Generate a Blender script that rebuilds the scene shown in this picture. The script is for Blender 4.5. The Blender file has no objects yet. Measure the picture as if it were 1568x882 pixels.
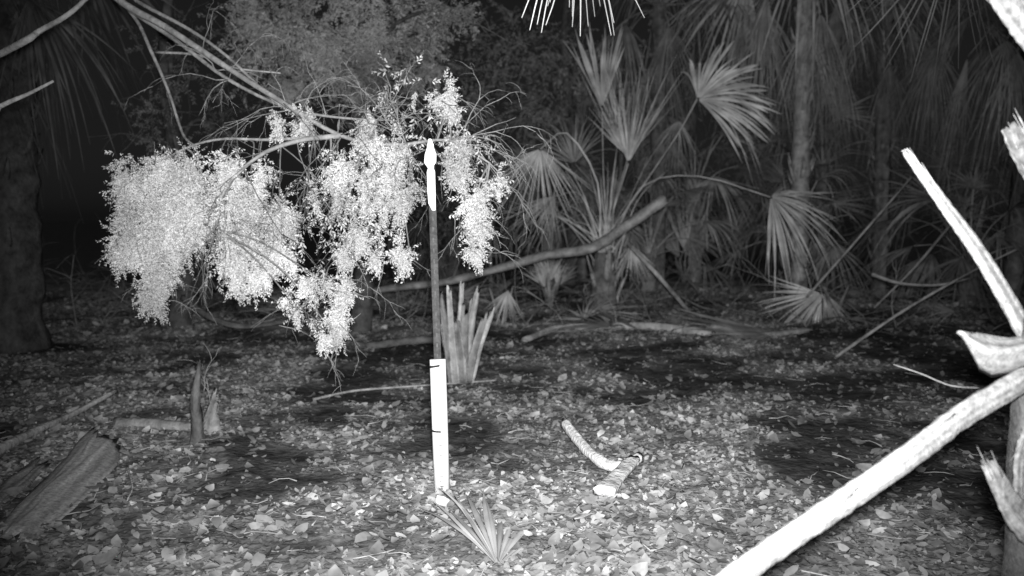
import bpy, math, random
import numpy as np
from mathutils import Vector, noise as mnoise
random.seed(7); rng=np.random.default_rng(7)
sc=bpy.context.scene
# ---------------------------------------------------------------- camera
FPX=1358.0; CAMZ=1.2; PITCH=math.atan(111/FPX)
cam=bpy.data.cameras.new("camera"); co=bpy.data.objects.new("camera",cam); sc.collection.objects.link(co)
co.location=(0,0,CAMZ); co.rotation_euler=(math.pi/2-PITCH,0,0)
cam.sensor_width=36; cam.lens=36*FPX/1568; cam.clip_end=500; cam.clip_start=0.05
cam.dof.use_dof=True; cam.dof.focus_distance=3.4; cam.dof.aperture_fstop=2.4
sc.camera=co
sc.view_settings.view_transform='Standard'; sc.view_settings.look='None'; sc.view_settings.exposure=0
cp,sp=math.cos(PITCH),math.sin(PITCH)
# surveyed bearing/elevation of a feature + its real distance y (m) -> world position
def P(u,v,y):
    dx=(u-784)/FPX; dz=(441-v)/FPX
    t=y/(cp+dz*sp)
    return np.array([dx*t,y,CAMZ+t*(-sp+dz*cp)])
def G(u,v,up=0.0):
    dx=(u-784)/FPX; dz=(441-v)/FPX
    t=CAMZ/(sp-dz*cp); x=dx*t; y=t*(cp+dz*sp)
    return np.array([x,y,gh(x,y)+up])
def gh(x,y):
    a=mnoise.noise(Vector((x*.55,y*.55,3.1)))*.05+mnoise.noise(Vector((x*2.3,y*2.3,9.1)))*.018
    return a*min(1,max(0.3,y/5))
def nz(x,y,s,o=0): return mnoise.noise(Vector((x*s+o,y*s-o,o*1.7)))
# ---------------------------------------------------------------- world + light
w=bpy.data.worlds.new("World"); sc.world=w; w.use_nodes=True
nt=w.node_tree; bg=nt.nodes['Background']
sky=nt.nodes.new('ShaderNodeTexSky'); sky.sky_type='NISHITA'; sky.sun_disc=False
sky.sun_elevation=math.radians(20); sky.sun_rotation=math.radians(180)
hs=nt.nodes.new('ShaderNodeHueSaturation'); hs.inputs['Saturation'].default_value=0
nt.links.new(sky.outputs[0],hs.inputs['Color']); nt.links.new(hs.outputs[0],bg.inputs[0]); bg.inputs[1].default_value=0.0016
sl=bpy.data.lights.new("fill_sun","SUN"); sl.energy=0.16; sl.angle=math.radians(.5)  # added fill from behind the camera, lifts the far palms evenly
so=bpy.data.objects.new("fill_sun",sl); sc.collection.objects.link(so); so.rotation_euler=(math.radians(70),0,math.radians(-6))
fl=bpy.data.lights.new("infrared_flash","SPOT"); fl.energy=2050; fl.spot_size=math.radians(76); fl.spot_blend=1.0; fl.shadow_soft_size=0.05
fo=bpy.data.objects.new("infrared_flash",fl); sc.collection.objects.link(fo); fo.location=(0.02,0,CAMZ+.075)
fo.rotation_euler=(math.pi/2-PITCH*.4,0,math.radians(-.5))
# ---------------------------------------------------------------- materials
def mat(name,c,var=.45,scale=8,rough=.85,bump=.3,bscale=45,spec=.08,stretch=(1,1,1),det=4):
    m=bpy.data.materials.new(name); m.use_nodes=True; n=m.node_tree.nodes; l=m.node_tree.links
    b=n['Principled BSDF']; b.inputs['Roughness'].default_value=rough; b.inputs['Specular IOR Level'].default_value=spec
    tc=n.new('ShaderNodeTexCoord'); mp=n.new('ShaderNodeMapping'); mp.inputs['Scale'].default_value=stretch
    l.new(tc.outputs['Object'],mp.inputs[0])
    t=n.new('ShaderNodeTexNoise'); t.inputs['Scale'].default_value=scale; t.inputs['Detail'].default_value=det; t.inputs['Roughness'].default_value=.65
    l.new(mp.outputs[0],t.inputs['Vector'])
    r=n.new('ShaderNodeMapRange'); r.inputs['From Min'].default_value=.3; r.inputs['From Max'].default_value=.7
    r.inputs['To Min'].default_value=c*(1-var); r.inputs['To Max'].default_value=c*(1+var)
    l.new(t.outputs['Fac'],r.inputs['Value'])
    a=n.new('ShaderNodeAttribute'); a.attribute_name='shade'
    mu=n.new('ShaderNodeMath'); mu.operation='MULTIPLY'; l.new(r.outputs[0],mu.inputs[0]); l.new(a.outputs['Fac'],mu.inputs[1])
    l.new(mu.outputs[0],b.inputs['Base Color'])
    if bump:
        t2=n.new('ShaderNodeTexNoise'); t2.inputs['Scale'].default_value=bscale; t2.inputs['Detail'].default_value=3
        l.new(mp.outputs[0],t2.inputs['Vector'])
        bp=n.new('ShaderNodeBump'); bp.inputs['Strength'].default_value=bump; bp.inputs['Distance'].default_value=.02
        l.new(t2.outputs['Fac'],bp.inputs['Height']); l.new(bp.outputs[0],b.inputs['Normal'])
    return m
M_soil=mat("soil",.19,.7,11,1,.7,26,det=8)
M_litter=mat("leaf_litter",.29,.3,18,.85,0,det=2)
M_bark=mat("bark",.26,.5,14,.9,.5,50)
M_trunk=mat("palm_bark",.17,.6,9,.9,.8,25)
M_needle=mat("foliage",.52,.15,3,.8,0,spec=.03,det=1)
M_dim=mat("dim_foliage",.26,.4,1.5,.9,0,spec=.02,det=1)  # background foliage colour lifted to stand for haze
M_palm=mat("palm_leaf",.30,.4,4,.75,0,60,.12,det=2)
M_dry=mat("dry_petiole",.165,.45,60,.85,.3,140,.06,det=6)
M_wood=mat("dead_wood",.22,.5,10,.9,.6,40)
M_white=mat("white_paint",.80,.04,12,.45,.05,60,.4)
M_steel=mat("dark_steel",.07,.4,30,.6,.2,80,.4)
M_black=mat("black_ink",.03,.1,10,.7,0)
# ---------------------------------------------------------------- builder
def nrm(v): return v/(np.linalg.norm(v)+1e-9)
class MB:
    def __init__(s): s.V=[];s.F=[];s.S=[];s.n=0
    def add(s,V,F,sh=1.0):
        V=np.asarray(V,float).reshape(-1,3); F=np.asarray(F,int).reshape(-1,4)
        s.V.append(V); s.F.append(F+s.n); s.S.append(np.broadcast_to(np.asarray(sh,float),(len(V),)).copy()); s.n+=len(V)
    def tube(s,pts,rads,sides=8,shade=1.,flat=1.,ref=None,jit=.0,streak=0.,ragged=0.):
        pts=[np.asarray(p,float) for p in pts]; k=len(pts)
        if np.isscalar(rads): rads=[rads]*k
        T=[nrm(pts[min(i+1,k-1)]-pts[max(i-1,0)]) for i in range(k)]
        r0=np.array(ref if ref is not None else (0.13,0.2,1.0),float)
        if abs(np.dot(nrm(r0),T[0]))>.95: r0=np.array((1.,.1,0))
        sd=nrm(np.cross(T[0],r0)); rings=[]
        th=np.linspace(0,2*math.pi,sides,endpoint=False)
        sj=1+rng.uniform(-jit,jit,sides); ss=1+rng.uniform(-streak,streak,sides)
        seq=[(pts[0],T[0],rads[0]*.02)]+[(pts[i],T[i],rads[i]) for i in range(k)]+[(pts[-1],T[-1],rads[-1]*.02)]
        SH=[]
        for j,(p,t,r) in enumerate(seq):
            sd=nrm(sd-np.dot(sd,t)*t); up=np.cross(t,sd)
            rr=r*sj*(1+rng.uniform(-jit,jit,sides)*.5)
            ring=p+np.outer(rr*np.cos(th),sd)+np.outer(rr*flat*np.sin(th),up)
            if ragged and j>=len(seq)-2: ring=ring+np.outer(rng.uniform(-ragged,ragged,sides),t)
            rings.append(ring); SH.append(ss*shade*(1+rng.uniform(-streak,streak,sides)*.4))
        V=np.concatenate(rings); F=[]
        for j in range(len(seq)-1):
            for i in range(sides):
                i2=(i+1)%sides; F.append((j*sides+i,j*sides+i2,(j+1)*sides+i2,(j+1)*sides+i))
        s.add(V,F,np.concatenate(SH))
    def inst(s,tv,tf,R,O,sc_,sh):
        n=len(O); k=len(tv)
        V=np.einsum('nij,nkj->nki',R,tv[None]*sc_.reshape(n,1,-1))+O[:,None,:]
        F=(tf[None]+(np.arange(n)*k)[:,None,None]).reshape(-1,4)
        s.add(V.reshape(-1,3),F,np.repeat(sh,k))
    def build(s,name,m,parent=None,smooth=False):
        V=np.concatenate(s.V); F=np.concatenate(s.F); S=np.concatenate(s.S)
        me=bpy.data.meshes.new(name); me.vertices.add(len(V)); me.vertices.foreach_set('co',V.astype(np.float32).ravel())
        me.loops.add(len(F)*4); me.loops.foreach_set('vertex_index',F.astype(np.int32).ravel())
        me.polygons.add(len(F)); me.polygons.foreach_set('loop_start',(np.arange(len(F))*4).astype(np.int32))
        me.update(calc_edges=True)
        at=me.attributes.new('shade','FLOAT','POINT'); at.data.foreach_set('value',S.astype(np.float32))
        if smooth: me.polygons.foreach_set('use_smooth',np.ones(len(F),bool))
        me.materials.append(m); o=bpy.data.objects.new(name,me); sc.collection.objects.link(o)
        if parent: o.parent=parent
        return o
def empty(name):
    o=bpy.data.objects.new(name,None); sc.collection.objects.link(o); return o
def curve(pts,n=12):
    pts=[np.asarray(p,float) for p in pts]; P_=[2*pts[0]-pts[1]]+pts+[2*pts[-1]-pts[-2]]; out=[]
    seg=len(pts)-1; m=max(2,n//seg)
    for i in range(seg):
        a,b,c,d=P_[i:i+4]
        for j in range(m):
            t=j/m; out.append(.5*((2*b)+(-a+c)*t+(2*a-5*b+4*c-d)*t*t+(-a+3*b-3*c+d)*t**3))
    out.append(pts[-1]); return out
def taper(a,b,n): return list(np.linspace(a,b,n))
def rot(n,zr=(0,2*math.pi),xr=(-.6,.6),yr=(-.6,.6)):
    a=rng.uniform(*zr,n);b=rng.uniform(*xr,n);c=rng.uniform(*yr,n)
    def mk(e): 
        return np.array(e).reshape(3,3,n).transpose(2,0,1)
    o=np.ones(n);z=np.zeros(n)
    Rz=mk([np.cos(a),-np.sin(a),z,np.sin(a),np.cos(a),z,z,z,o])
    Rx=mk([o,z,z,z,np.cos(b),-np.sin(b),z,np.sin(b),np.cos(b)])
    Ry=mk([np.cos(c),z,np.sin(c),z,o,z,-np.sin(c),z,np.cos(c)])
    return Rz@Rx@Ry
def frame(D):
    D=D/np.linalg.norm(D,axis=1,keepdims=True); q=rng.normal(size=D.shape)
    B=np.cross(D,q); B/=np.linalg.norm(B,axis=1,keepdims=True); C=np.cross(D,B)
    return np.stack([D,B,C],axis=2)
# ---------------------------------------------------------------- ground
mb=MB(); nx,ny=380,420
s=np.linspace(-1,1,nx); X=np.sign(s)*(np.abs(s)*6+ (np.abs(s)**6)*140)
t=np.linspace(0,1,ny); Y=-4+t*18+(t**9)*170
V=np.zeros((ny,nx,3)); SHG=np.ones((ny,nx))
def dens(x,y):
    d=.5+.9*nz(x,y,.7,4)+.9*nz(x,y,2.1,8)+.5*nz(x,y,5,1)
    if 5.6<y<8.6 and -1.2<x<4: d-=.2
    if 3.2<y<5.6 and -1.0<x<1.2: d+=.3  # bright centre of the flash put into denser, paler litter
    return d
for j,y in enumerate(Y):
    for i,x in enumerate(X):
        z=gh(x,y)
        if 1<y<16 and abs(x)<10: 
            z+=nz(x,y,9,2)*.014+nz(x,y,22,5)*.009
            SHG[j,i]=(.3+1.15*max(0,min(1.1,dens(x,y))))*(1+.06*max(0,y-4))  # soil colour paler with distance, makes up for weak far light
        V[j,i]=(x,y,z)
idx=np.arange(nx*ny).reshape(ny,nx)
F=np.stack([idx[:-1,:-1],idx[:-1,1:],idx[1:,1:],idx[1:,:-1]],-1)
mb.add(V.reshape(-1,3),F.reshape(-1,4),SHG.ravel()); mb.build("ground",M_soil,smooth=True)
# leaf litter
def leaf_t(w=.5,curl=.25):
    st=[(-.5,.08,curl),(-.28,.8,.02),(.0,1,-.03),(.28,.75,0.02),(.5,.06,curl*.8)]
    v=[]
    for x,ww,z in st: v+= [(x,-ww*w/2,z+.1*ww),(x,ww*w/2,z+.1*ww)]
    return np.array(v),np.array([(0,2,3,1),(2,4,5,3),(4,6,7,5),(6,8,9,7)])
lv=MB()
for k,(wd,cu) in enumerate([(.55,.2),(.4,.12),(.75,.3),(.6,-.08)]):
    O=[];S=[];H=[]
    for _ in range(38000):
        y=1.3+ (random.random()**1.3)*13; x=random.uniform(-1,1)*(.66*y+.5)
        d=dens(x,y)
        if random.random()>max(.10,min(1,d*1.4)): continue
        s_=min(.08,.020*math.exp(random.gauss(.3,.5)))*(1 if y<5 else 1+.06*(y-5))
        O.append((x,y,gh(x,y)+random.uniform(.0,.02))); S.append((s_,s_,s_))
        H.append(max(.4,min(1.9,math.exp(random.gauss(-.2,.33))*(.55+.7*max(0,min(1.1,d)))))*(.75 if y<3.2 else 1))  # leaves nearest the camera darkened in colour against the close flash
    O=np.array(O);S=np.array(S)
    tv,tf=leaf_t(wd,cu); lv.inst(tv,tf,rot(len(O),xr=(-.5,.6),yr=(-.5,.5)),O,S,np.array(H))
for _ in range(700):
    y=1.6+(random.random()**1.2)*10; x=random.uniform(-1,1)*(.65*y+.5); a=random.uniform(0,6.28); L=random.uniform(.05,.2)
    p=[]
    for j in range(4):
        xx=x+math.cos(a)*L*j/3; yy=y+math.sin(a)*L*j/3; a+=random.gauss(0,.25); p.append((xx,yy,gh(xx,yy)+.012+random.uniform(0,.018)))
    lv.tube(p,taper(.003,.0015,4),5,random.uniform(.6,1.3))
lv.build("leaf_litter",M_litter)
# ---------------------------------------------------------------- measuring post
pe=empty("measuring_post"); base=G(677,752); top=P(659,216,base[1]-.02); ax=top-base; H=np.linalg.norm(ax); A=nrm(ax)
def pp(f): return base+ax*f
fr=lambda v:(752-v)/(752-216.)
m=MB(); m.tube([base-A*.1,pp(fr(545))],.0345,28,1.0); 
m.build("white_pipe",M_white,pe,True)
m=MB(); X_=nrm(np.cross(A,[0,1,0])); Yv=np.cross(X_,A)*-1
def box(mb,c0,c1,hx,hy,off=(0,0),sh=1):
    v=[]
    for c in (c0,c1):
        for sx,sy in ((-1,-1),(1,-1),(1,1),(-1,1)): v.append(c+X_*(sx*hx+off[0])+Yv*(sy*hy+off[1]))
    mb.add(v,[(0,1,2,3),(4,5,6,7),(0,1,5,4),(1,2,6,5),(2,3,7,6),(3,0,4,7)],sh)
box(m,pp(fr(548)),pp(fr(240)),.0155,.003,(0,0)); box(m,pp(fr(548)),pp(fr(240)),.0025,.015,(0,-.019 if Yv[1]<0 else .019))
for v in range(330,545,16):
    box(m,pp(fr(v+4)),pp(fr(v-2)),.004,.004,(0,.0075 if Yv[1]<0 else -.0075),1.6)
m.build("steel_t_post",M_steel,pe)
m=MB()
front=Yv*(.009 if Yv[1]<0 else -.009)
def plate(mb,prof,th=.005):
    v=[];k=len(prof)
    for f,l,r in prof:
        c=pp(fr(f))+front
        v+= [c+X_*l-Yv*th,c+X_*r-Yv*th,c+X_*r+Yv*th,c+X_*l+Yv*th]
    F=[(0,1,2,3),(4*k-4,4*k-3,4*k-2,4*k-1)]
    for j in range(k-1):
        for i in range(4): F.append((4*j+i,4*j+(i+1)%4,4*j+4+(i+1)%4,4*j+4+i))
    mb.add(v,F)
plate(m,[(213,-.004,.006),(222,-.014,.012),(226,-.014,.014),(236,-.024,.024),(248,-.022,.028),(252,-.012,.02),(256,-.01,.012),(262,-.016,.018),(290,-.015,.018),(308,-.014,.016),(319,-.013,.001)])
m.build("white_head",M_white,pe)
m=MB()
def arc(v,a0,a1,h,slope=0):
    c=pp(fr(v)); r=.0360; k=10; vv=[]
    for i in range(k+1):
        a=math.radians(a0+(a1-a0)*i/k); d=np.array([math.sin(a),-math.cos(a),0])
        q=c+d*r+A*slope*i/k
        vv+=[q-A*h,q+A*h]
    m.add(vv,[(2*i,2*i+2,2*i+3,2*i+1) for i in range(k)])
arc(557,-85,18,.005,.012); arc(655,-85,12,.0045,.0)
for v in range(668,745,8): arc(v,-8,18 if v%3 else 2,.0018)
m.build("scale_marks",M_black,pe)
# ---------------------------------------------------------------- cedar tree (foreground foliage)
def twig(mb,p,d,L,r,lvl=1,grav=.5,shade=1):
    k=6; pts=[p]; d=nrm(d)
    for j in range(k):
        d=nrm(d+rng.normal(size=3)*.16+np.array([0,0,-grav*.14])); pts.append(pts[-1]+d*L/k)
        if lvl>0 and j>0 and random.random()<.65:
            twig(mb,pts[-1],nrm(d+rng.normal(size=3)*.7),L*random.uniform(.3,.6),r*.55,lvl-1,grav,shade)
    mb.tube(pts,taper(r,r*.35,k+1),5,shade)
    return pts[-1]
def sprigs(mb,clumps,per,yd,L=.1,leafL=.022,leafW=.006,sh=1.,droop=.9,n=15,tight=1.,div=230,fringe=False):
    tvs=[]
    for q in range(4):
        v=[];f=[]
        for i in range(n):
            x=i/n; z=-.25*x*x; a=i*2.4+q; ll=leafL/L*(1.1-.5*x)*random.uniform(.7,1.3); ww=leafW/L*random.uniform(.8,1.3)
            o=np.array([x,0,z]); d=nrm(np.array([.75,math.cos(a)*.8,math.sin(a)*.8])); b=nrm(np.cross(d,rng.normal(size=3)))
            k=len(v); v+=[o,o+d*ll*.5-b*ww*.5,o+d*ll,o+d*ll*.5+b*ww*.5]; f.append((k,k+1,k+2,k+3))
        tvs.append((np.array(v),np.array(f)))
    for (u,v,ru,rv,*ex) in clumps:
        y0=ex[0] if ex else yd; dn=ex[1] if len(ex)>1 else 1
        c=P(u,v,y0); a=ru/FPX*y0; b=rv/FPX*y0; dp=max(.08,min(a,b)*1.1)
        nsub=max(3,int(ru*rv/div)); 
        for sb in range(nsub):
            q=rng.normal(size=3); q/=np.linalg.norm(q); q*=rng.uniform(.2,1.0)**.6
            sc0=c+q*np.array([a,dp,b])*.85; ssz=(min(a,b)*rng.uniform(.22,.42)+.015)*tight
            m_=max(3,int(per*dn*rng.uniform(.5,1.4)))
            off=rng.normal(size=(m_,3))*ssz*np.array([.5,.5,.8])
            if fringe and q[2]<-.2: off=off*np.array([.55,.8,1.5]); 
            O=sc0+off
            D=off/ssz*.5+np.array([q[0]*.5,q[1]*.3-.15,-droop])+rng.normal(size=(m_,3))*.4
            tone=rng.uniform(.72,1.16)
            tv,tf=tvs[sb%4]
            mb.inst(tv,tf,frame(D),O,np.full((m_,1),L)*rng.uniform(.6,1.25,(m_,1)),sh*tone*rng.uniform(.88,1.12,m_))
te=empty("cedar_tree")
tr=MB(); T0=np.array([-4.4,5.7,0.])
tr.tube(curve([T0-[0,0,.2],T0+[.02,0,.8],T0+[-.05,.05,1.9],T0+[.1,0,3.],T0+[.2,.1,4.4],T0+[.1,.2,5.6]],20),taper(.19,.06,21),14,.9,jit=.12)
def br(pts,a,b,first=None,sh=1.):
    c=([first] if first is not None else [])+[P(*q) for q in pts]; c=curve(c,4*len(c)); tr.tube(c,taper(a,b,len(c)),8,sh,jit=.1); return c
b1=br([(60,-130,5.2),(170,-10,5.0),(255,42,4.9),(340,98,4.8),(430,155,4.7),(520,207,4.6),(600,222,4.55),(690,215,4.5),(750,250,4.4)],.026,.004,T0+[.05,0,2.6],.9)
b2=br([(80,-80,5.3),(185,5,5.1),(270,62,5.0),(350,122,4.9),(440,165,4.8),(520,180,4.75),(610,185,4.7)],.017,.004,T0+[.1,0,2.9],.8)
br([(130,-50,5.3),(210,2,5.1),(290,45,5.0),(350,88,4.9),(415,150,4.8),(440,165,4.8)],.014,.006,T0+[.1,0,2.9],.8)
br([(150,-30,5.2),(205,25,5.1),(232,80,5.0),(258,140,5.0),(280,205,4.9),(300,225,4.8)],.012,.006,None,.8)
b4=br([(520,208,4.6),(455,216,4.6),(395,240,4.6),(345,290,4.6),(330,350,4.6)],.015,.005)
b5=br([(525,206,4.6),(420,214,4.7),(330,214,4.75),(260,240,4.8),(210,290,4.8)],.009,.004)
br([(0,83,4.6),(60,48,4.6),(110,18,4.6),(170,-40,4.7)],.020,.010,T0+[.05,-.1,1.65],1.1)
br([(-40,190,4.3),(0,163,4.2),(45,143,4.2),(82,124,4.2)],.018,.006,T0+[.1,-.1,1.3],1.1)
br([(235,80,5.1),(300,84,5.0),(360,104,4.9),(430,112,4.9)],.008,.004)
left=[(230,335,50,62),(197,378,28,46),(236,425,34,38),(238,458,22,18),(290,290,64,50),(300,335,46,36),(355,330,52,54),(372,385,36,44),(398,428,22,28),(425,350,34,52),(435,390,18,28),(375,265,50,26),(212,290,34,36),(250,268,38,24),(268,370,22,32)]
mid_=[(455,185,38,22,4.65),(540,272,55,44,4.5),(500,290,26,24,4.5),(600,240,48,32,4.5),(565,215,35,18,4.5),(622,305,34,30,4.4),(570,310,32,22,4.4),(545,368,24,26,4.4,.8),(535,400,22,22,4.4,.9),(487,432,24,32,4.4),(520,440,22,26,4.35),(522,480,18,24,4.3),(505,515,24,18,4.3),(624,388,14,14,4.4),(445,470,16,20,4.5,.4),(575,395,8,16,4.4,.5),
 (690,220,24,22,4.5),(705,262,30,28,4.5),(745,285,26,26,4.4),(722,318,22,26,4.4),(728,352,20,18,4.4),(722,383,14,12,4.4),(678,146,15,11,4.5),(575,185,22,12,4.7,.4),(690,172,7,7,4.5,.5)]
left=[(*c,4.7) for c in left]; clumps=left+mid_
fo_=MB(); sprigs(fo_,left,54,4.7,L=.07,leafL=.018,leafW=.0058,n=14,div=170,tight=.98,sh=1.05,fringe=True); sprigs(fo_,mid_,42,4.5,L=.06,leafL=.017,leafW=.0056,n=14,div=210,tight=.85,sh=.98,fringe=True)
mains=b1[10:]+b2[10:]+b4+b5
for c in clumps:
    y0=c[4] if len(c)>4 else 4.7; q=P(c[0],c[1],y0); nb=min(mains,key=lambda m_:np.linalg.norm(m_-q-np.array([0,0,.12])))
    mid=(nb+q)/2+np.array([random.uniform(-.05,.05),.06,.06])
    tr.tube(curve([nb,mid,q+[0,.1,0]],8),taper(.006,.003,9),5,.7)
    for _ in range(3): twig(tr,q+rng.normal(size=3)*.05,np.array([random.gauss(0,1),random.gauss(0,.4),random.gauss(-.4,.6)]),.2,.0025,1,.8,.7)
for _ in range(42):
    q=random.choice(b1[20:]+b2[14:]); twig(tr,q,np.array([random.gauss(.3,.7),random.gauss(-.1,.4),random.gauss(.5,.5)]),random.uniform(.25,.5),.0035,2,1.1,.85)
for _ in range(30):
    q=random.choice(b4+b5+b1[12:]); twig(tr,q,np.array([random.gauss(0,.6),random.gauss(.1,.4),random.gauss(-.6,.4)]),random.uniform(.25,.5),.0035,2,.9,.6)
sprigs(fo_,[(630,150,80,45,4.6,.05),(735,240,36,55,4.5,.1),(500,340,60,55,4.5,.1),(460,480,36,18,4.5,.25),(560,340,60,60,4.4,.12)],10,4.5,L=.09,leafL=.026,leafW=.007,sh=.85)
tr.build("trunk_and_limbs",M_bark,te,True); fo_.build("crown_foliage",M_needle,te)
def backtree(base,hh,clumps,per,sh,L=.26):
    e=empty("cedar_tree"); t_=MB(); b=np.array(base,float)
    t_.tube(curve([b-[0,0,.2],b+[.1,0,hh*.3],b+[-.1,.1,hh*.7],b+[.1,0,hh]],14),taper(.13,.03,13),10,.4,jit=.1)
    for c in clumps:
        q=P(c[0],c[1],c[4]); st=b+np.array([0,0,min(hh,max(1.,q[2]-.3))]); t_.tube(curve([st,(st+q)/2+[0,0,.2],q],8),taper(.03,.01,9),6,.4)
        for _ in range(3): twig(t_,q,rng.normal(size=3),.6,.006,1,.4,.4)
    t_.build("trunk_and_limbs",M_bark,e,True)
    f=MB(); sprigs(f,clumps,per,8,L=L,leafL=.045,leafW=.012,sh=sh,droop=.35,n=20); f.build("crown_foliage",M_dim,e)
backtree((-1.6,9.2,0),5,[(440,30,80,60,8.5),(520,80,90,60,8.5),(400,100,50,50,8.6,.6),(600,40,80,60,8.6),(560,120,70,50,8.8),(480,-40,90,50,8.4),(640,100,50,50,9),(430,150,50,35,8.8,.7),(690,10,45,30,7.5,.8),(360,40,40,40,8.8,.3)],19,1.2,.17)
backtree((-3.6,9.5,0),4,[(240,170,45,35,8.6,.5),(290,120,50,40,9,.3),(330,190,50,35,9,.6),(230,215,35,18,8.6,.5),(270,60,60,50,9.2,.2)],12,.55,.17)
backtree((1.,15.5,0),6,[(700,120,90,90,14),(800,60,90,80,14.5),(860,140,80,90,14.5),(1010,130,80,90,15,.7),(760,220,90,70,14.5,.8),(690,330,60,50,13.5,.6)],8,1.35,.3)  # foliage density and tone raised to imitate haze
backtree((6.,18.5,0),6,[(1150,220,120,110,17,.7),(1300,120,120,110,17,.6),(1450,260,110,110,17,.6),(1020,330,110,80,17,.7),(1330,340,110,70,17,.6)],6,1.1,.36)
# ---------------------------------------------------------------- palms
def fan(mb,hub,tip,face=None,n=30,spread=75,droop=.25,split=.45,shade=1.,cup=.25):
    hub=np.asarray(hub,float); tip=np.asarray(tip,float); Fv=nrm(tip-hub); L=np.linalg.norm(tip-hub)
    if face is None: face=np.array([random.uniform(-.5,.5),-1,random.uniform(-.1,.8)])
    N=np.array(face,float); N=nrm(N-np.dot(N,Fv)*Fv); S=np.cross(Fv,N); sp_=math.radians(spread); da=sp_/(n-1)*1.02
    ts=np.linspace(.03,1,9)
    for i in range(n):
        a=-sp_+2*sp_*i/(n-1)+random.gauss(0,da*.35); d=math.cos(a)*Fv+math.sin(a)*S; c=-math.sin(a)*Fv+math.cos(a)*S
        Li=L*(.7+.3*math.cos(a))*random.uniform(.8,1.08); rs=Li*split*random.uniform(.8,1.2); r=ts*Li
        w_=np.where(r<rs,r*math.tan(da),rs*math.tan(da)*np.clip((Li-r)/(Li-rs),0,1)**.8+.0008)
        dr=droop*L*random.uniform(.3,1.7)*ts**2.6
        side=random.gauss(0,.05)*L*ts**3
        ctr=hub+np.outer(r,d)+np.outer(side,c)-np.outer(r*cup*math.sin(a)**2,N); ctr[:,2]-=dr
        tw=random.uniform(.2,.9)
        l=ctr-np.outer(w_,c)-np.outer(w_*tw,N); rr=ctr+np.outer(w_,c)-np.outer(w_*tw,N)
        V=np.stack([l,ctr,rr],1).reshape(-1,3); F=[]
        for j in range(8):
            F+=[(3*j,3*j+1,3*j+4,3*j+3),(3*j+1,3*j+2,3*j+5,3*j+4)]
        sh=shade*random.uniform(.65,1.25); mb.add(V,F,np.tile([sh*.85,sh*1.15,sh],9))
def petiole(mb,pts,a=.014,b=.008,shade=1.): 
    c=curve(pts,10); mb.tube(c,taper(a,b,len(c)),6,shade,flat=.6)
def plant(name,x,y,th,n,pl,fl_,shade=1.,tr_r=.13,lo=-35,hi=85,seed=0,nseg=22,boots=True,tsh=1.):
    random.seed(seed); e=empty(name); z=gh(x,y); b=np.array([x,y,z]); top=b+np.array([random.uniform(-.02,.02)*th,random.uniform(-.05,.05)*th,th])
    t_=MB()
    k=max(5,int(th*8)); pts=[b-[0,0,.1]]+[b+(top-b)*i/k for i in range(1,k+1)]
    t_.tube(pts,[tr_r*random.uniform(.9,1.1)*(1.15 if i==0 else 1) for i in range(len(pts))],14,shade*tsh,jit=.12,streak=.3)
    if boots:
        for i in range(int(10+th*14)):
            f=random.random()**.6; a=random.uniform(0,6.28); c=b+(top-b)*f; d=np.array([math.cos(a),math.sin(a),0])
            t_.tube([c+d*tr_r*.7,c+d*(tr_r+.03)+[0,0,.12],c+d*(tr_r+.06)+[0,0,.24]],[.035,.028,.014],6,shade*tsh*random.uniform(.8,1.4),flat=.5,ragged=.02)
    t_.build("trunk",M_trunk,e)
    f_=MB()
    for i in range(n):
        az=i*2.39996+random.uniform(-.3,.3)+seed; el=math.radians(hi+(lo-hi)*(i+.5)/n+random.uniform(-8,8))
        p=pl*random.uniform(.75,1.15); d=np.array([math.cos(az)*math.cos(el),math.sin(az)*math.cos(el),math.sin(el)])
        hub=top+d*p-np.array([0,0,.12*p*math.cos(el)]); mid=top+d*p*.5+np.array([0,0,.06*p])
        petiole(f_,[top-[0,0,.05],mid,hub],.014,.008,shade*1.2)
        el2=el-math.radians(random.uniform(15,55)); L=fl_*random.uniform(.8,1.15)
        d2=np.array([math.cos(az)*math.cos(el2),math.sin(az)*math.cos(el2),math.sin(el2)])
        up=np.array([-math.cos(az)*math.sin(el2),-math.sin(az)*math.sin(el2),math.cos(el2)])+rng.normal(size=3)*.35
        fan(f_,hub,hub+d2*L,up,nseg,random.uniform(45,80) if el>0 else random.uniform(20,50),random.uniform(.25,.7),random.uniform(.15,.45),shade*random.uniform(.6,1.15))
    f_.build("fronds",M_palm,e)
    return e
e=empty("palmetto"); t_=MB(); b0=G(925,474); 
for i in range(26):
    a=random.uniform(0,6.28); r=random.uniform(.02,.15); c=b0+np.array([math.cos(a)*r,math.sin(a)*r,-.05]); h=random.uniform(.35,.85)
    d=np.array([math.cos(a)*.12,math.sin(a)*.12,1.])
    t_.tube([c,c+d*h*.5,c+d*h+np.array([math.cos(a),math.sin(a),0])*.06],[.05,.04,.022],7,random.uniform(1.,2.6),flat=.5,ragged=.03)
t_.tube([b0-[0,0,.1],b0+[0,0,.3],b0+[0,0,.72]],[.2,.16,.12],12,1.1,jit=.15); t_.build("trunk",M_trunk,e)
f_=MB(); y=b0[1]; cr=lambda du=0,dv=0:P(928+du,372+dv,y)
def fr_(hub,tip,via=None,spread=70,droop=.2,n=30,split=.45,sh=1.,face=None,root=None,cup=.25,pr=.014):
    r=cr(random.uniform(-12,12),random.uniform(-5,40)) if root is None else root
    pts=[r]+([P(*v) for v in via] if via else [])+[P(*hub)]
    petiole(f_,pts,pr,.009,sh*1.2); fan(f_,P(*hub),P(*tip),face,n,spread,droop,split,sh,cup)
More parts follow.
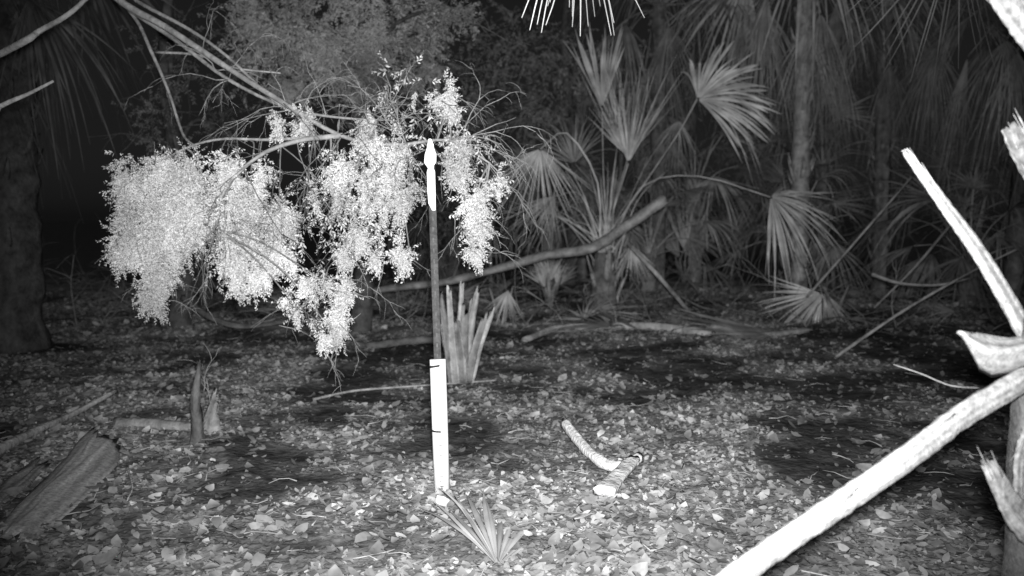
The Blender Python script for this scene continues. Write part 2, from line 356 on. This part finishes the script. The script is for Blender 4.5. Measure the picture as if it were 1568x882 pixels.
fr_((1068,152,y-.2),(1178,80,y-.4),[(960,320,y),(1035,210,y-.1)],74,.28,48,.72,1.5,(-.1,-1,.3))
fr_((1072,140,y-.1),(1190,120,y-.2),[(960,320,y),(1035,210,y-.1)],40,.7,20,.45,1.1,(-.1,-1,.3))
fr_((922,165,y-.2),(914,38,y-.4),[(925,290,y)],24,.0,20,.6,1.35,(0,-1,.1))
fr_((962,250,y-.3),(978,75,y-.6),[(940,320,y)],26,.0,18,.12,1.8,(0,-1,.2))
fr_((962,240,y-.2),(960,130,y-.4),[(940,320,y)],45,.0,24,.22,1.4,(0,-1,.2))
fr_((945,225,y+.1),(930,90,y),[(935,300,y)],24,.0,14,.14,1.3,(0,-1,.2))
fr_((828,228,y-.6),(812,350,y-.9),[(915,280,y-.1),(868,204,y-.3)],66,.1,28,.22,1.7,(0,-1,.3))
fr_((1180,302,y-.8),(1290,335,y-1.1),[(985,285,y-.2),(1070,270,y-.5)],76,.45,44,.45,1.4,(.1,-1,.5))
fr_((880,250,y+.2),(850,150,y+.4),[(915,300,y)],55,.2,24,.25,.8,(0,-1,.2))
fr_((1040,185,y+.4),(1035,240,y+.2),[(985,260,y+.2)],50,.3,20,.2,.9)
fr_((850,300,y-.3),(790,375,y-.4),[(890,300,y)],40,.1,18,.2,1.)
fr_((968,375,y-.4),(975,430,y-.5),None,40,.1,18,.4,1.3,(0,-1,.1))
for q in range(24):
    a=math.radians(random.uniform(-62,62)); L=random.uniform(60,180); petiole(f_,[cr(random.uniform(-15,15),random.uniform(0,60)),cr(math.sin(a)*L*.5,-math.cos(a)*L*.5),cr(math.sin(a)*L,-math.cos(a)*L+abs(math.sin(a))*20)],.018,.004,random.uniform(.9,1.9))
f_.build("fronds",M_palm,e)
def small(base,fans,sh=1.,stub=8):
    global f_
    e=empty("palmetto"); f_=MB(); b=G(*base); t_=MB()
    for i in range(stub):
        a=random.uniform(0,6.28); t_.tube([b-[0,0,.05],b+np.array([math.cos(a)*.08,math.sin(a)*.08,.2]),b+np.array([math.cos(a)*.16,math.sin(a)*.14,random.uniform(.3,.45)])],[.04,.03,.016],6,random.uniform(.8,1.8),flat=.5,ragged=.02)
    t_.build("trunk",M_trunk,e)
    for hub,tip,spd,dr,s_ in fans:
        yy=b[1]; fr_((*hub,yy),(*tip,yy-.15),None,spd,dr,24,.35,sh*s_,(random.uniform(-.3,.3),-1,.2),root=b)
    f_.build("fronds",M_palm,e)
small((1047,432),[((1050,388),(1058,290),30,.0,1.8),((1040,395),(1010,330),25,.1,1.1),((1058,395),(1090,330),25,.1,1.2)])
small((842,472),[((842,430),(845,385),45,.1,1.4),((835,440),(815,395),30,.1,1.3),((852,440),(870,395),30,.1,1.3)],1.)
small((1275,492),[((1258,450),(1178,500),55,.1,1.4),((1262,450),(1290,500),30,.1,1.)],1.1,3)
small((768,500),[((778,445),(765,490),45,.1,1.4)],.9,2)
small((1120,418),[((1115,370),(1110,300),40,.1,1.2),((1125,370),(1150,310),40,.2,1.)],.9)
small((720,440),[((718,400),(700,340),50,.2,.9),((728,400),(750,340),50,.2,.8)],.8)
specs=[("cabbage_palm",3.95,12.2,4.6,28,1.1,1.1,1.1,.115,-68,70,11,1.5),
("cabbage_palm",5.6,13.5,4.3,24,1.1,1.0,1.,.12,-68,70,12,.9),
("cabbage_palm",2.4,14.5,4.6,20,1.2,1.1,.9,.12,-60,70,13,.9),
("cabbage_palm",-4.62,8.0,3.5,24,.7,1.1,.4,.33,-80,50,14,1.3),
("cabbage_palm",6.9,12.2,4.2,28,1.1,1.1,1.1,.13,-75,70,15,.9),
("palmetto",4.6,14.6,.7,14,1.1,.9,1.3,.13,5,80,16,1),("palmetto",6.2,12.0,.6,14,1.,.9,1.,.13,5,80,17,1),
("palmetto",2.2,14.2,.6,14,1.1,.85,1.3,.13,5,80,18,1),("palmetto",.6,14.4,.9,14,1.2,.9,1.3,.13,5,80,19,1),
("palmetto",7.2,14.5,.9,14,1.2,.9,1.2,.13,5,80,20,1),("palmetto",3.3,16.,1.6,14,1.2,1.,1.4,.13,0,80,21,1),
("palmetto",-1.,15.5,.8,12,1.1,.9,.7,.13,5,80,22,1),("palmetto",5.9,17,2.2,16,1.2,1.,1.4,.13,-20,80,23,1),("palmetto",1.3,17,2.4,16,1.2,1.,1.5,.13,-20,80,24,1)]  # most far palmettos paler in colour, in place of haze
for sname,x,y_,th,n,pl,fl_,shd,rr,lo,hi,sd,ts_ in specs: plant(sname,x,y_,th,n,pl,fl_,shd,rr,lo,hi,sd,tsh=ts_)
random.seed(77)
# palm standing off to the right whose leaves hang into view near the camera
e=empty("cabbage_palm"); f_=MB(); t_=MB(); bb=np.array([3.0,2.3,0.])
t_.tube([bb-[0,0,.1]]+[bb+[0,0,i*.35] for i in range(1,9)],[.17*random.uniform(.9,1.1) for _ in range(9)],14,.6,jit=.12,streak=.3); t_.build("trunk",M_trunk,e)
cr2=bb+[0,0,2.8]
petiole(f_,[cr2,(cr2+P(885,-200,2.9))/2+[0,0,.15],P(885,-200,2.9)],.02,.01,.8); fan(f_,P(885,-200,2.9),P(888,36,2.9),(0,-1,.1),20,23,.03,.3,.75)
petiole(f_,[cr2,P(1640,-190,2.4),P(1600,-120,2.2)],.02,.012,.8); fan(f_,P(1560,-90,2.2),P(1560,40,2.15),(0,-1,.1),6,14,.0,.6,.7)
petiole(f_,[cr2,P(1480,-300,5.4),P(1470,-120,6)],.02,.012,.8); fan(f_,P(1470,-120,6),P(1475,110,6.2),(0,-1,.1),26,62,.05,.2,.45)
f_.build("fronds",M_palm,e)
# ---------------------------------------------------------------- cut palmetto behind the post
e=empty("cut_palmetto"); t_=MB(); b=G(708,584)
for (u0,u1,v1,w0,w1,sh) in [(690,676,460,9,4,1.2),(694,688,450,8,4,1.7),(703,707,443,9,4,1.9),(712,730,450,9,4,1.6),(720,742,486,8,5,1.4),(724,754,478,8,4,1.7),(694,680,498,10,6,1.3),(708,712,476,11,6,1.2),(700,686,520,10,7,1.3),(714,734,518,10,6,1.7),(708,700,500,10,5,1.4),(716,722,470,9,4,1.5)]:
    yy=b[1]+random.uniform(-.15,.15); px=yy/FPX
    p0=P(u0+ (708-u0)*.3,586,yy); p2=P(u1,v1,yy); p1=P(u0*1.0+(u1-u0)*.35,(582+v1)/2,yy)
    t_.tube(curve([p0,p1,p2],8),taper(w0*px*.95,w1*px*1.0,9),10,sh*.85,flat=.35,ref=(0,-1,.1),jit=.2,streak=.4,ragged=.07)
t_.build("cut_leaf_bases",M_wood,e)
# ---------------------------------------------------------------- logs and sticks
def log(name,pts,a,b,sh=1.,flat=1.,sides=12,jit=.1,ragged=.02,m_=M_wood,ref=None,streak=.2):
    t_=MB(); c=curve(pts,5*len(pts)); t_.tube(c,[q*(1+random.uniform(-.08,.08)) for q in taper(a,b,len(c))],sides,sh,flat,ref,jit,streak,ragged); return t_.build(name,m_)
log("leaning_log",[P(540,452,10),P(600,441,10),P(680,432,10),P(760,412,9.9),P(840,390,9.8),P(905,380,9.7),P(960,345,9.7),P(1018,305,9.7)],.035,.065,1.2)
log("fallen_log",[G(803,522,.01),G(850,508,.03),G(920,505,.03),G(1000,506,.03),G(1090,515,.01)],.035,.055,1.5)
log("fallen_log",[G(1090,512,.07),G(1160,516,.02),G(1240,508,.02)],.055,.03,1.3)
log("fallen_log",[G(700,527,.04),G(640,530,.05),G(560,535,.03)],.04,.03,.6)
log("fallen_log",[P(280,455,8.6),P(320,485,8.4),P(370,500,8.3),P(440,492,8.4)],.03,.02,.6)
log("fallen_log",[G(178,655,.02),G(230,658,.03),G(295,662,.02)],.038,.028,1.)
log("fallen_branch",[P(178,598,5.4),G(110,650,.05),G(50,676,.04),G(-20,705,.03)],.012,.026,1.6)
log("leaning_stick",[G(1068,490,.0),P(1010,425,9.5),P(963,374,9.9)],.022,.025,1.4)
log("leaning_stick",[G(1280,545,0),P(1380,478,7.6),P(1480,420,7.8),P(1560,380,8)],.014,.008,1.3)
log("leaning_stick",[P(1235,455,9.5),P(1310,370,9.3),P(1395,272,9.2)],.014,.009,1.1)
log("fallen_branch",[P(1335,420,8.5),P(1380,434,8.5),P(1440,436,8.5),P(1490,425,8.6)],.016,.009,1.2)
log("leaning_stick",[P(1455,345,9),P(1400,410,9),P(1340,470,9)],.014,.009,1.1)
log("fallen_branch",[P(1368,558,4.6),P(1410,572,4.5),P(1455,590,4.4),P(1500,594,4.4)],.004,.006,2.2)
log("fallen_branch",[G(480,616,.02),G(540,602,.03),G(620,596,.03),G(760,583,.03)],.010,.006,1.3)
log("fallen_branch",[G(195,722,.02),P(203,745,3.7),G(196,778,.03)],.005,.003,1.8)
log("fallen_branch",[G(978,722,.06),G(952,736,.055),G(918,727,.06),G(888,703,.08),G(864,682,.12)],.027,.027,3.0)
log("palm_boot",[G(924,776,.05),G(944,756,.06),G(970,730,.08)],.052,.032,2.6,.45)
e=empty("tree_stump"); t_=MB(); b=G(303,682)
t_.tube(curve([b-[0,0,.08],b+[0,0,.12],P(300,610,b[1]),P(305,560,b[1])],9),[.06,.045,.036,.032,.03,.028,.026,.023,.018,.01],10,.5,jit=.25,streak=.4,ragged=.06)
t_.tube([G(325,668,-.03),P(322,640,4.9),P(330,605,4.9)],[.06,.045,.015],8,1.1,flat=.35,ref=(0,-1,0),ragged=.04,jit=.15,streak=.3)
twig(t_,P(312,600,4.95),np.array([.3,0,1]),.22,.004,1,0,.9); twig(t_,P(322,620,4.9),np.array([.15,0,1]),.24,.004,1,0,.9)
t_.build("splintered_wood",M_wood,e)
def slab(name,quadpts,sh,bulge=.03):
    K=16; V=[];F=[];S=[]
    rows=[]
    for i in range(len(quadpts)-1):
        for j in range(5):
            t=j/5; rows.append((quadpts[i][0]*(1-t)+quadpts[i+1][0]*t,quadpts[i][1]*(1-t)+quadpts[i+1][1]*t))
    rows.append(quadpts[-1]); st=[random.uniform(.6,1.3) for _ in range(K)]; n_=len(rows)
    for i,(a,b_) in enumerate(rows):
        along=nrm(rows[-1][0]-rows[0][0])
        for j in range(K):
            f=j/(K-1); p=a*(1-f)+b_*f; off=nz(f*3,i*.2,1.5,6)*.02
            rag=(.09*nz(f*9,1,1.,2)+.02*((j%3)-1)) if i in (n_-1,) else (.06*nz(f*9,5,1.,4) if i==0 else 0)
            V.append(p+along*rag+np.array([off,off*.5,bulge*math.sin(f*math.pi)+nz(f*6,i*.25,1.,3)*.012])); S.append(sh*st[j]*random.uniform(.92,1.08))
    for i in range(len(rows)-1):
        for j in range(K-1): F.append((i*K+j,i*K+j+1,(i+1)*K+j+1,(i+1)*K+j))
    m_=MB(); m_.add(V,F,np.array(S)); o=m_.build(name,M_dry,None,True); md=o.modifiers.new("thick","SOLIDIFY"); md.thickness=.005; return o
slab("palm_boot",[(G(-10,812,.01),G(50,832,.0)),(G(50,762,.03),G(108,785,.01)),(G(100,718,.06),G(162,740,.02)),(G(140,683,.08),G(190,698,.03))],2.4,.02)
slab("palm_boot",[(G(-40,770,.0),G(-20,800,.0)),(G(10,740,.02),G(30,757,.01)),(G(55,712,.04),G(75,722,.02))],1.5,.02)
def ground_fan(u,v,u2,v2,spd,sh,n=18,h=.05,droop=.02):
    f=MB(); a=G(u,v,h*.4); b=G(u2,v2,h*1.2); fan(f,a,b,(0.3,-.25,1),n,spd,droop,.5,sh,.0); f.build("dead_palm_leaf",M_palm)
ground_fan(762,880,748,778,28,1.15,14,.08,.1); ground_fan(1190,512,1120,540,40,1.)
f=MB()
for _ in range(30):
    y_=random.uniform(8.5,14); x_=random.uniform(-.45,.62)*y_; a=random.uniform(0,6.28); L=random.uniform(.4,.8)
    A0=np.array([x_,y_,gh(x_,y_)+.12]); fan(f,A0,A0+np.array([math.cos(a)*L,math.sin(a)*L,random.uniform(-.05,.25)]),(random.gauss(0,.4),random.gauss(-.5,.3),1),16,random.uniform(30,65),.15,.25,random.uniform(.45,1.2),.1)
f.build("dead_frond_litter",M_palm)
d_=MB()
for _ in range(420):
    y_=random.uniform(9.,16); x_=random.uniform(-.6,.65)*y_; twig(d_,np.array([x_,y_,gh(x_,y_)]),np.array([random.gauss(0,1),random.gauss(0,.6),abs(random.gauss(.4,.5))]),random.uniform(.3,1.2),.008,1,.5,random.uniform(.5,1.3))
d_.build("brush_debris",M_wood)
# ---------------------------------------------------------------- broken dry palm at the right, close to the camera
e=empty("broken_dry_palm"); t_=MB()
yb=2.05; bx=P(1612,600,yb)[0]
t_.tube(curve([np.array([bx+.03,yb,-.1]),np.array([bx+.01,yb,.4]),np.array([bx,yb,.8]),np.array([bx+.03,yb,1.15]),np.array([bx+.06,yb+.03,1.55])],16),taper(.10,.055,17),18,1.6,jit=.15,streak=.35,ragged=.05)
t_.build("trunk",M_dry,e)
t_=MB()
def pet(pts,a,b,sh,flat=.45,rg=.03,ref=(0,-1,0.2)):
    c=curve(pts,9*len(pts)); r=[(a+(b-a)*i/(len(c)-1))*(1+random.uniform(-.05,.05)) for i in range(len(c))]
    t_.tube(c,r,22,sh,flat,ref,.09,.5,rg)
    for _ in range(7):
        i=random.randrange(2,len(c)-3); T=nrm(c[i+1]-c[i]); q=c[i]+np.array([random.uniform(-.6,.6)*r[i],-r[i]*flat*.7,random.uniform(-.8,.8)*r[i]])
        t_.tube([q,q+T*.03+[0,-.003,0],q+T*random.uniform(.05,.1)+[random.uniform(-.004,.004),-.008,.004]],[.0022,.0018,.0006],5,sh*random.uniform(.9,1.5))
pet([P(1600,560,2.05),P(1555,480,2.1),P(1500,388,2.15),P(1440,305,2.2),P(1388,233,2.25)],.027,.012,1.9,.45,.012)
pet([P(1620,520,2.05),P(1568,578,2.0),P(1480,632,1.95),P(1400,692,1.88),P(1300,762,1.8),P(1200,830,1.72),P(1080,915,1.64)],.029,.024,1.5)
pet([P(1620,300,2.1),P(1580,250,2.1),P(1548,196,2.1)],.045,.024,1.8,.45,.012)
pet([P(1630,110,2.0),P(1580,50,2.0),P(1520,-25,2.0)],.045,.03,2.0)
pet([P(1620,840,1.95),P(1560,790,1.95),P(1515,712,1.95)],.045,.018,1.7,.3,.02)
pet([P(1600,640,2.02),P(1572,690,2.02),P(1565,760,2.02)],.03,.02,1.8,.5)
t_.build("petioles",M_dry,e)
t_=MB()
us=[1473,1482,1500,1520,1545,1580,1620]; topv=[507,508,510,514,517,512,500]; botv=[512,532,568,578,574,560,550]
V=[];F=[]; K=10
for i,(u,a,b_) in enumerate(zip(us,topv,botv)):
    for j in range(K):
        f=j/(K-1); V.append(P(u+random.uniform(-2,2)+(8*math.sin(f*9) if i==0 else 0),a+(b_-a)*f,2.0-.03*math.sin(f*3.1)+.008*math.sin(f*14)))
for i in range(len(us)-1):
    for j in range(K-1): F.append((i*K+j,i*K+j+1,(i+1)*K+j+1,(i+1)*K+j))
st=[random.uniform(.75,1.3) for _ in range(K)]
t_.add(V,F,np.array([1.6*st[i%K] for i in range(len(V))])); o=t_.build("torn_leaf_base",M_dry,e)
md=o.modifiers.new("thick","SOLIDIFY"); md.thickness=.006
